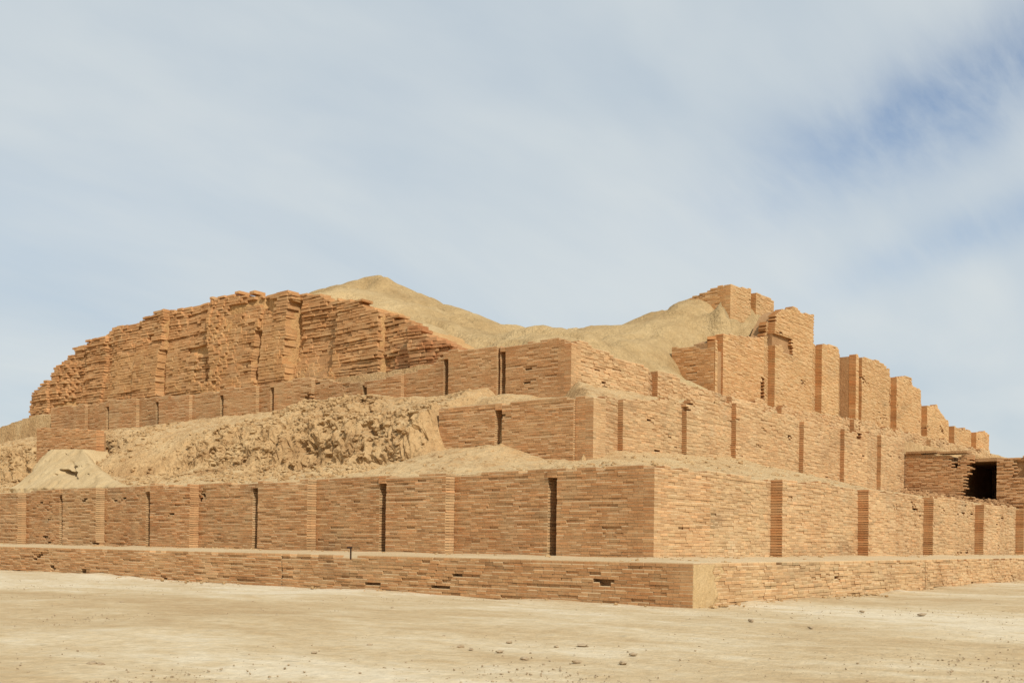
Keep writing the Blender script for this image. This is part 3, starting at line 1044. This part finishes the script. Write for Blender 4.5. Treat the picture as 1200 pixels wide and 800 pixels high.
o = mesh_obj('brick_layers', Wd.reshape(-1, 3), (BF[None] + 12 * np.arange(len(rest))[:, None, None]).reshape(-1, 4)[:, ::-1],
             M['mudbrick'], cr, np.repeat(rest[:, 5:8], 12, 0), ploc=crl)
o['kind'] = 'stuff'
for b in R[solo]:
    redk = int(b[6] / b[5] < 0.9)
    kk = int(rngc.integers(0, 8)) + 20 * redk
    kr = np.random.default_rng(kk)
    me = variant('mud', kk, M['mudbrick'], (1 + kr.normal(0, 0.1)) * (np.array([0.86, 0.70, 0.64]) if redk else np.array([1.02, 0.98, 0.92])))
    o = bpy.data.objects.new('mud_brick', me)
    COL.objects.link(o)
    o.parent = cr
    o.matrix_parent_inverse = Matrix.Translation([-c for c in crl])
    o.location = place('L', XC, b[0], b[1], b[2])
    o.rotation_euler = (rngc.normal(0, 0.02), rngc.normal(0, 0.02), -math.pi / 2 + rngc.normal(0, 0.03))
    o.scale = (b[3], 0.9, b[4])

# ================================================================== MOUND (smooth surface through surveyed points)
cp = []


def c_add(p):
    cp.append((float(p[0]), float(p[1]), float(p[2])))


for s_ in np.arange(22, 69, 4.0):
    c_add((17.5, s_, float(ctop(s_)) - 0.35))
for x, y, D in ((345, 341, 69), (380, 340, 72), (415, 336, 74), (436, 331, 75), (445, 326, 75.5), (458, 333, 75.5), (480, 343, 76), (500, 350, 76), (520, 355, 76.5),
                (545, 367, 77), (580, 381, 78), (620, 386, 79), (655, 389, 79), (690, 392, 79), (715, 389, 79), (740, 384, 79),
                (765, 374, 79), (790, 364, 79), (812, 354, 78), (830, 348, 78), (846, 350, 79)):
    c_add(atd(x, y, D))
for p in ((14.3, 14.3, 11.1), (14.3, 18, 11.2), (14.5, 21, 11.7), (19, 14.0, 11.2), (24, 14.0, 11.2), (29, 14.6, 11.6)):
    c_add(p)
for x, y, D in ((545, 378, 69), (580, 388, 70), (620, 392, 70), (660, 393, 70), (700, 391, 70), (740, 390, 71), (770, 381, 72), (790, 375, 73), (812, 368, 73), (600, 393, 62), (560, 398, 60), (700, 398, 60), (760, 405, 66), (800, 400, 70), (835, 372, 72.5), (850, 374, 72), (868, 376, 72.3), (888, 378, 72.8), (905, 376, 73), (500, 372, 68), (470, 356, 70)):
    c_add(atd(x, y, D))
for p in ((36, 16, 12.5), (44, 16.5, 13), (52, 16.5, 12.5), (62, 16.5, 12.2), (74, 16.5, 11.8), (88, 16.5, 11), (60, 60, 9), (80, 40, 8), (40, 80, 8), (90, 30, 8),
          (22, 74, 9), (30, 60, 14), (45, 50, 12.5), (50, 36, 13), (64, 27, 12), (16, 70, 10.5), (40, 60, 11)):
    c_add(p)
for p in ((38.7, 17.5, 16.9), (41, 17.4, 16.8), (43.5, 17.4, 16.4), (45.5, 17.6, 15.6), (41, 22, 18.2), (45, 21, 16.5), (50, 19, 14)):
    c_add(p)
cp = np.array(cp)


def tps_fit(pts, lam=0.02):
    n = len(pts)
    r = np.hypot(pts[:, None, 0] - pts[None, :, 0], pts[:, None, 1] - pts[None, :, 1])
    K = np.sqrt(r * r + 1.0) + lam * np.eye(n)
    Pm = np.concatenate([np.ones((n, 1)), pts[:, :2]], 1)
    A = np.block([[K, Pm], [Pm.T, np.zeros((3, 3))]])
    return np.linalg.solve(A, np.concatenate([pts[:, 2], np.zeros(3)]))


wt = tps_fit(cp)


def mound_h(X, Y):
    sh = X.shape
    x, y = X.ravel(), Y.ravel()
    out = wt[-3] + wt[-2] * x + wt[-1] * y
    for i in range(len(cp)):
        r2_ = (x - cp[i, 0]) ** 2 + (y - cp[i, 1]) ** 2
        out += wt[i] * np.sqrt(r2_ + 1.0)
    z = np.clip(out.reshape(sh), 6, 22)
    # low ground before the tower stump, and nothing higher than it behind
    z = np.minimum(z, 16.6 + 8 * (1 - sstep(35.6, 38.0, X - (Y - 18) * 1.9) * (1 - sstep(17.7, 18.3, Y))))
    z = np.minimum(z, 18.6 + 4 * (1 - sstep(39.0, 41.5, X)))
    # sinks behind the crag and the tall wall, and meets the third terrace where both are gone
    z = z - 6 * (1 - sstep(15.6, 17.4, X)) * sstep(20.3, 22.5, Y)
    z = z - 6 * (1 - sstep(15.0, 16.4, Y)) * sstep(28.6, 30.0, X)
    open_ = (1 - sstep(20.3, 22.5, Y)) * (1 - sstep(28.6, 30.0, X))
    edge = 1 - sstep(13.2, 17.5, np.minimum(X, Y))
    zl = h_all(np.minimum(X, 40), np.minimum(Y, 40))
    zl = np.where(np.minimum(X, Y) < 14.6, zl, h_all(np.where(X < Y, 14.55, X), np.where(X < Y, Y, 14.55)))
    k = open_ * edge
    return z * (1 - k) + (zl + 0.03) * k


def mound_disp(X, Y, Z):
    D = np.zeros(X.shape + (3,))
    gul = 0.14 - (1 - np.abs(vnoise(X / 3.0 + 3, Y / 3.0, 0, 403) + 0.3 * vnoise(X, Y, 0, 405))) ** 4 * 0.55
    gul = gul - (1 - np.abs(vnoise(X / 1.3 + 3, Y / 1.3, 0, 407))) ** 5 * 0.16
    nub = atd(446, 326, 75.5)
    D[..., 2] += 0.45 * np.exp(-((X - nub[0]) ** 2 + (Y - nub[1]) ** 2) / 0.9)
    D[..., 2] += fbm(X / 3.2, Y / 3.2, 0, 5, 401, 0.55) * 0.16 + gul
    return D


strip_terrain('mound', np.arange(13.6, 92, 0.33), np.arange(13.6, 84, 0.33), mound_h, M['mound'], mound_disp)

# ================================================================== loose rubble lying on the collapsed stretch
def rubble(name, n, sampler, size, mat, seed, kind='stuff'):
    rng = np.random.default_rng(seed)
    P = sampler(rng, n)
    n = len(P)
    sz = size[0] + (size[1] - size[0]) * rng.random(n) ** 3
    phi = (1 + 5 ** 0.5) / 2
    ico = np.array([(-1, phi, 0), (1, phi, 0), (-1, -phi, 0), (1, -phi, 0), (0, -1, phi), (0, 1, phi), (0, -1, -phi), (0, 1, -phi),
                    (phi, 0, -1), (phi, 0, 1), (-phi, 0, -1), (-phi, 0, 1)]) / 1.9
    fi = np.array([(0, 11, 5), (0, 5, 1), (0, 1, 7), (0, 7, 10), (0, 10, 11), (1, 5, 9), (5, 11, 4), (11, 10, 2), (10, 7, 6), (7, 1, 8),
                   (3, 9, 4), (3, 4, 2), (3, 2, 6), (3, 6, 8), (3, 8, 9), (4, 9, 5), (2, 4, 11), (6, 2, 10), (8, 6, 7), (9, 8, 1)])
    v = ico[None] * (1 + rng.normal(0, 0.2, (n, 12, 1))) * (sz[:, None, None] * rng.uniform(0.6, 1.3, (n, 1, 3)) * np.array([1, 1, 0.7]))
    a = rng.uniform(0, 6.28, n)
    ca, sa = np.cos(a)[:, None], np.sin(a)[:, None]
    vx = v[..., 0] * ca - v[..., 1] * sa
    vy = v[..., 0] * sa + v[..., 1] * ca
    v = np.stack([vx, vy, v[..., 2]], -1) + P[:, None]
    o = mesh_obj(name, v.reshape(-1, 3), (fi[None] + 12 * np.arange(n)[:, None, None]).reshape(-1, 3), mat)
    o['kind'] = kind
    return o


def slope_pts(rng, n):
    X = rng.uniform(1.0, 11.6, n)
    Y = rng.uniform(y2end + 0.8, 72, n)
    dens = np.exp(-((X - 6.2) / 2.6) ** 2) * (0.55 + 0.7 * vnoise(X / 2, Y / 3, 0, 71))
    yr = Y + (X - 7) * 0.55
    dens = dens * (1 - 0.9 * sstep(33.0, 35.5, yr) * (1 - sstep(39, 41.0, yr)))
    heap = np.exp(-((X - 11.2) / 1.0) ** 2) * sstep(22.6, 25.5, Y) * (1 - sstep(29.5, 33, Y))
    keep = rng.random(n) < np.maximum(dens, 0.8 * heap)
    X, Y = X[keep], Y[keep]
    Z = h_all(X, Y)
    D = rough_disp(X, Y, Z)
    return np.stack([X, Y, Z], -1) + D


def ledge_pts(rng, n):
    side = rng.random(n) < 0.45
    a = rng.uniform(0.8, 7.6, n)
    b = rng.uniform(1, 60, n)
    X, Y = np.where(side, a, b), np.where(side, b, a)
    keep = rng.random(n) < 0.25 + 0.7 * np.clip(vnoise(X / 2.5, Y / 2.5, 0, 500), 0, 1)
    X, Y = X[keep], Y[keep]
    return np.stack([X, Y, h_all(X, Y)], -1)


def wall_top_pts(rng, n):
    X = rng.uniform(16, 80, n)
    Y = np.where(rng.random(n) < 0.6, rng.uniform(12.5, 13.6, n), rng.uniform(8.6, 11.5, n))
    return np.stack([X, Y, h_all(X, Y)], -1)


def foot_pts(rng, n):
    a = np.abs(rng.normal(0, 0.35, n)) ** 1.2
    b = rng.uniform(-LED, 48, n)
    up = rng.random(n) < 0.55
    front = np.where(up, 0.0, -LED)
    side = rng.random(n) < 0.5
    X, Y = np.where(side, front - a, b), np.where(side, b, front - a)
    keep = (rng.random(n) < 0.12 + np.clip(vnoise(X / 2.1, Y / 2.1, 0, 700) - 0.05, 0, 1)) & ((np.minimum(X, Y) > -LED + 0.3) | ~up)
    X, Y, up = X[keep], Y[keep], up[keep]
    return np.stack([X, Y, np.where(up, ledge_h(X, Y), 0.05)], -1)


def gate_pts(rng, n):
    X = XG - 0.1 - np.abs(rng.normal(0, 0.55, n))
    Y = rng.uniform(yc - 1.0, ya, n)
    return np.stack([X, Y, h_all(X, Y) + 0.55 * np.exp(-(XG - X) / 0.5) * rng.random(n)], -1)


rubble('rubble', 700, gate_pts, (0.05, 0.26), M['core'], 9)['label'] = 'brown broken brick heaped at the foot of the gate block'
rubble('rubble', 3800, foot_pts, (0.015, 0.085), M['rubble'], 8)['label'] = 'crumbs and brick chips fallen along the wall feet'
rubble('rubble', 42000, slope_pts, (0.035, 0.20), M['rubble'], 5)['label'] = 'broken lumps of earth and brick strewn over the collapsed slope'
rubble('rubble', 4500, ledge_pts, (0.03, 0.16), M['rubble'], 6)['label'] = 'small brick fragments scattered along the sandy terrace ledge'
rubble('rubble', 1500, wall_top_pts, (0.05, 0.24), M['rubble'], 7)['label'] = 'brick debris lying below the tall buttressed wall'

# ================================================================== plastered apron and the brown stub wall over it
ap_px_b = [(19, 573), (60, 573), (105, 572), (147, 570)]
A0, A1 = atx(19, 572, 1.2), atx(147, 570, 1.2)
T0, T1 = atx(44, 528, 4.2), atx(112, 528, 4.2)
nu, nvv = 150, 90
U, Vv = np.meshgrid(np.linspace(-0.06, 1.06, nu), np.linspace(-0.3, 1.35, nvv), indexing='ij')
apv = np.zeros((nu, nvv, 3))
for i in range(nu):
    for j in range(nvv):
        u, t = U[i, j], Vv[i, j]
        bpt = A1 + (A0 - A1) * np.clip(u, -0.2, 1.2)
        uu = np.clip((u - 0.0) / 1.0, 0, 1)
        tpt = T1 + (T0 - T1) * np.clip(u, -0.2, 1.2)
        if t < 0:
            p = bpt + np.array([0, 0, t * 2.0])
        elif t <= 1:
            p = bpt + (tpt - bpt) * t
        else:
            p = tpt + np.array([(t - 1) * 4.0, 0, 0.1])
        drop = max(0, -u, u - 1) * 5 + max(0, 0.22 - abs(u - 0.5) * -0 - min(u, 1 - u)) * 0
        shoulder = max(0, 0.20 - min(u, 1 - u)) / 0.20
        p = p - np.array([0, 0, shoulder ** 1.5 * 0.9 * max(t, 0) + drop * max(t, 0) * 0.6])
        apv[i, j] = p
apv[..., 0] += 0.10 * fbm(apv[..., 1] / 1.5, apv[..., 2] / 1.2, 0, 4, 511)
apv[..., 0] += 0.10 * fbm(apv[..., 1] * 2.2, apv[..., 2] * 2.2, 0, 3, 513)
for hu_, ht_, au_, at_ in ((0.53, 0.36, 0.075, 0.07), (0.43, 0.42, 0.035, 0.17), (0.48, 0.33, 0.06, 0.06)):
    hd = ((U - hu_) / au_) ** 2 + ((Vv - ht_) / at_) ** 2
    hd = hd * (1 + 0.7 * fbm(U * 14, Vv * 9, 0, 3, 515))
    apv[..., 0] += 0.7 * np.exp(-np.clip(hd, 0, 9) ** 2)
ap = mesh_obj('plaster_apron', apv.reshape(-1, 3), grid_faces(nu, nvv), M['plaster'], smooth=True)
tag(ap, 'smooth pale mud plaster apron with a dark hollow, sloping over the terrace edge', 'apron')

XB = 4.9
stub = Wall('stub_wall', 'short brown brick stub wall standing above the smooth plaster apron', 'wall',
            (XB, float(atx(80, 520, XB)[1]), 5.5), 'brick_red', 'g', (1.15, 1.15, 1.12), 9, limit=250)
stub.face('L', XB, [(float(atx(113, 512, XB)[1]), float(atx(43, 512, XB)[1]), 'b')],
          interp([(float(atx(113, 502, XB)[1]), float(atx(113, 503, XB)[2])), (float(atx(43, 502, XB)[1]), float(atx(43, 500, XB)[2]))]), 5.0, e=0.3, erode=0.3,
          rough=0.006, vary=0.06, thick=0.3)
stub.finish()

# ================================================================== small iron post on the ledge
pp = atz(411, 650, ZP + 0.03)
post = thing('iron_post', 'small dark iron post with a flat head on the ledge before the lowest terrace wall', 'post', tuple(pp))


def tube(name, p0, p1, r, mat, parent, ploc, n=8):
    p0, p1 = Vector(p0), Vector(p1)
    q = (p1 - p0).to_track_quat('Z', 'Y')
    vs, L = [], (p1 - p0).length
    for zz_ in (0, L):
        for i in range(n):
            a = 2 * math.pi * i / n
            vs.append(tuple(p0 + q @ Vector((math.cos(a) * r, math.sin(a) * r, zz_))))
    fs = [(i, (i + 1) % n, n + (i + 1) % n, n + i) for i in range(n)] + [tuple(range(n))[::-1], tuple(range(n, 2 * n))]
    return mesh_obj(name, vs, fs, mat, parent, ploc=ploc)


tube('shaft', pp - np.array([0, 0, .15]), pp + np.array([0, 0, .27]), 0.028, M['iron'], post, tuple(pp))
hd_ = pp + np.array([0, 0, .25])
dr = np.array([math.sin(TH), -math.cos(TH), 0])
tube('head', hd_ - dr * 0.12, hd_ + dr * 0.05, 0.034, M['iron'], post, tuple(pp))

# ================================================================== loose stones on the sand
def stone_mesh(seed):
    rng = np.random.default_rng(seed)
    phi = (1 + 5 ** 0.5) / 2
    ico = np.array([(-1, phi, 0), (1, phi, 0), (-1, -phi, 0), (1, -phi, 0), (0, -1, phi), (0, 1, phi), (0, -1, -phi), (0, 1, -phi),
                    (phi, 0, -1), (phi, 0, 1), (-phi, 0, -1), (-phi, 0, 1)]) / 1.9
    fi = [(0, 11, 5), (0, 5, 1), (0, 1, 7), (0, 7, 10), (0, 10, 11), (1, 5, 9), (5, 11, 4), (11, 10, 2), (10, 7, 6), (7, 1, 8),
          (3, 9, 4), (3, 4, 2), (3, 2, 6), (3, 6, 8), (3, 8, 9), (4, 9, 5), (2, 4, 11), (6, 2, 10), (8, 6, 7), (9, 8, 1)]
    v = ico * (1 + rng.normal(0, 0.16, (12, 1))) * np.array([1.2, 0.9, 0.55])
    me = bpy.data.meshes.new('stone')
    me.from_pydata([tuple(p) for p in v], [], fi)
    me.materials.append(M['stone'])
    return me


sm = [stone_mesh(i) for i in range(5)]
for i, (x, y, r) in enumerate(((143, 705, .055), (108, 777, .06), (118, 778, .05), (302, 721, .06), (325, 722, .07), (368, 764, .04), (460, 712, .05), (540, 757, .05),
                               (552, 760, .04), (585, 763, .05), (615, 771, .06), (597, 752, .05), (652, 757, .04), (675, 775, .06), (683, 756, .07), (730, 776, .06),
                               (742, 766, .05), (880, 727, .07), (1080, 720, .08), (1169, 708, .08), (433, 755, .045), (1010, 716, .06), (520, 745, .04), (950, 735, .05))):
    p = atz(x, y, 0.03)
    o = bpy.data.objects.new('stone', sm[i % 5])
    COL.objects.link(o)
    o.location = (p[0], p[1], 0.02 + r * 0.2)
    o.scale = (r * 1.2, r * 1.2, r)
    o.rotation_euler = (0, 0, i * 1.7)
    tag(o, 'small loose brown stone lying on the pale sand', 'stone', 'loose stones on the sand')


def pebble_pts(rng, n):
    D = 13 + 32 * rng.random(n) ** 1.3
    X = rng.uniform(-0.55, 0.55, n) * D
    P = CAM[None] + D[:, None] * np.array([[math.cos(TH), math.sin(TH), 0]]) + X[:, None] * np.array([[math.sin(TH), -math.cos(TH), 0]])
    keep = ((P[:, 0] < -LED - 0.1) | (P[:, 1] < -LED - 0.1)) & (rng.random(n) < 0.15 + np.clip(vnoise(P[:, 0] / 3, P[:, 1] / 3, 0, 600), 0, 1))
    P = P[keep]
    P[:, 2] = 0.02
    return P


pb_ = rubble('pebbles', 14000, pebble_pts, (0.005, 0.022), M['stone'], 15)
pb_['label'] = 'scattered pebbles and crumbs on the sand'
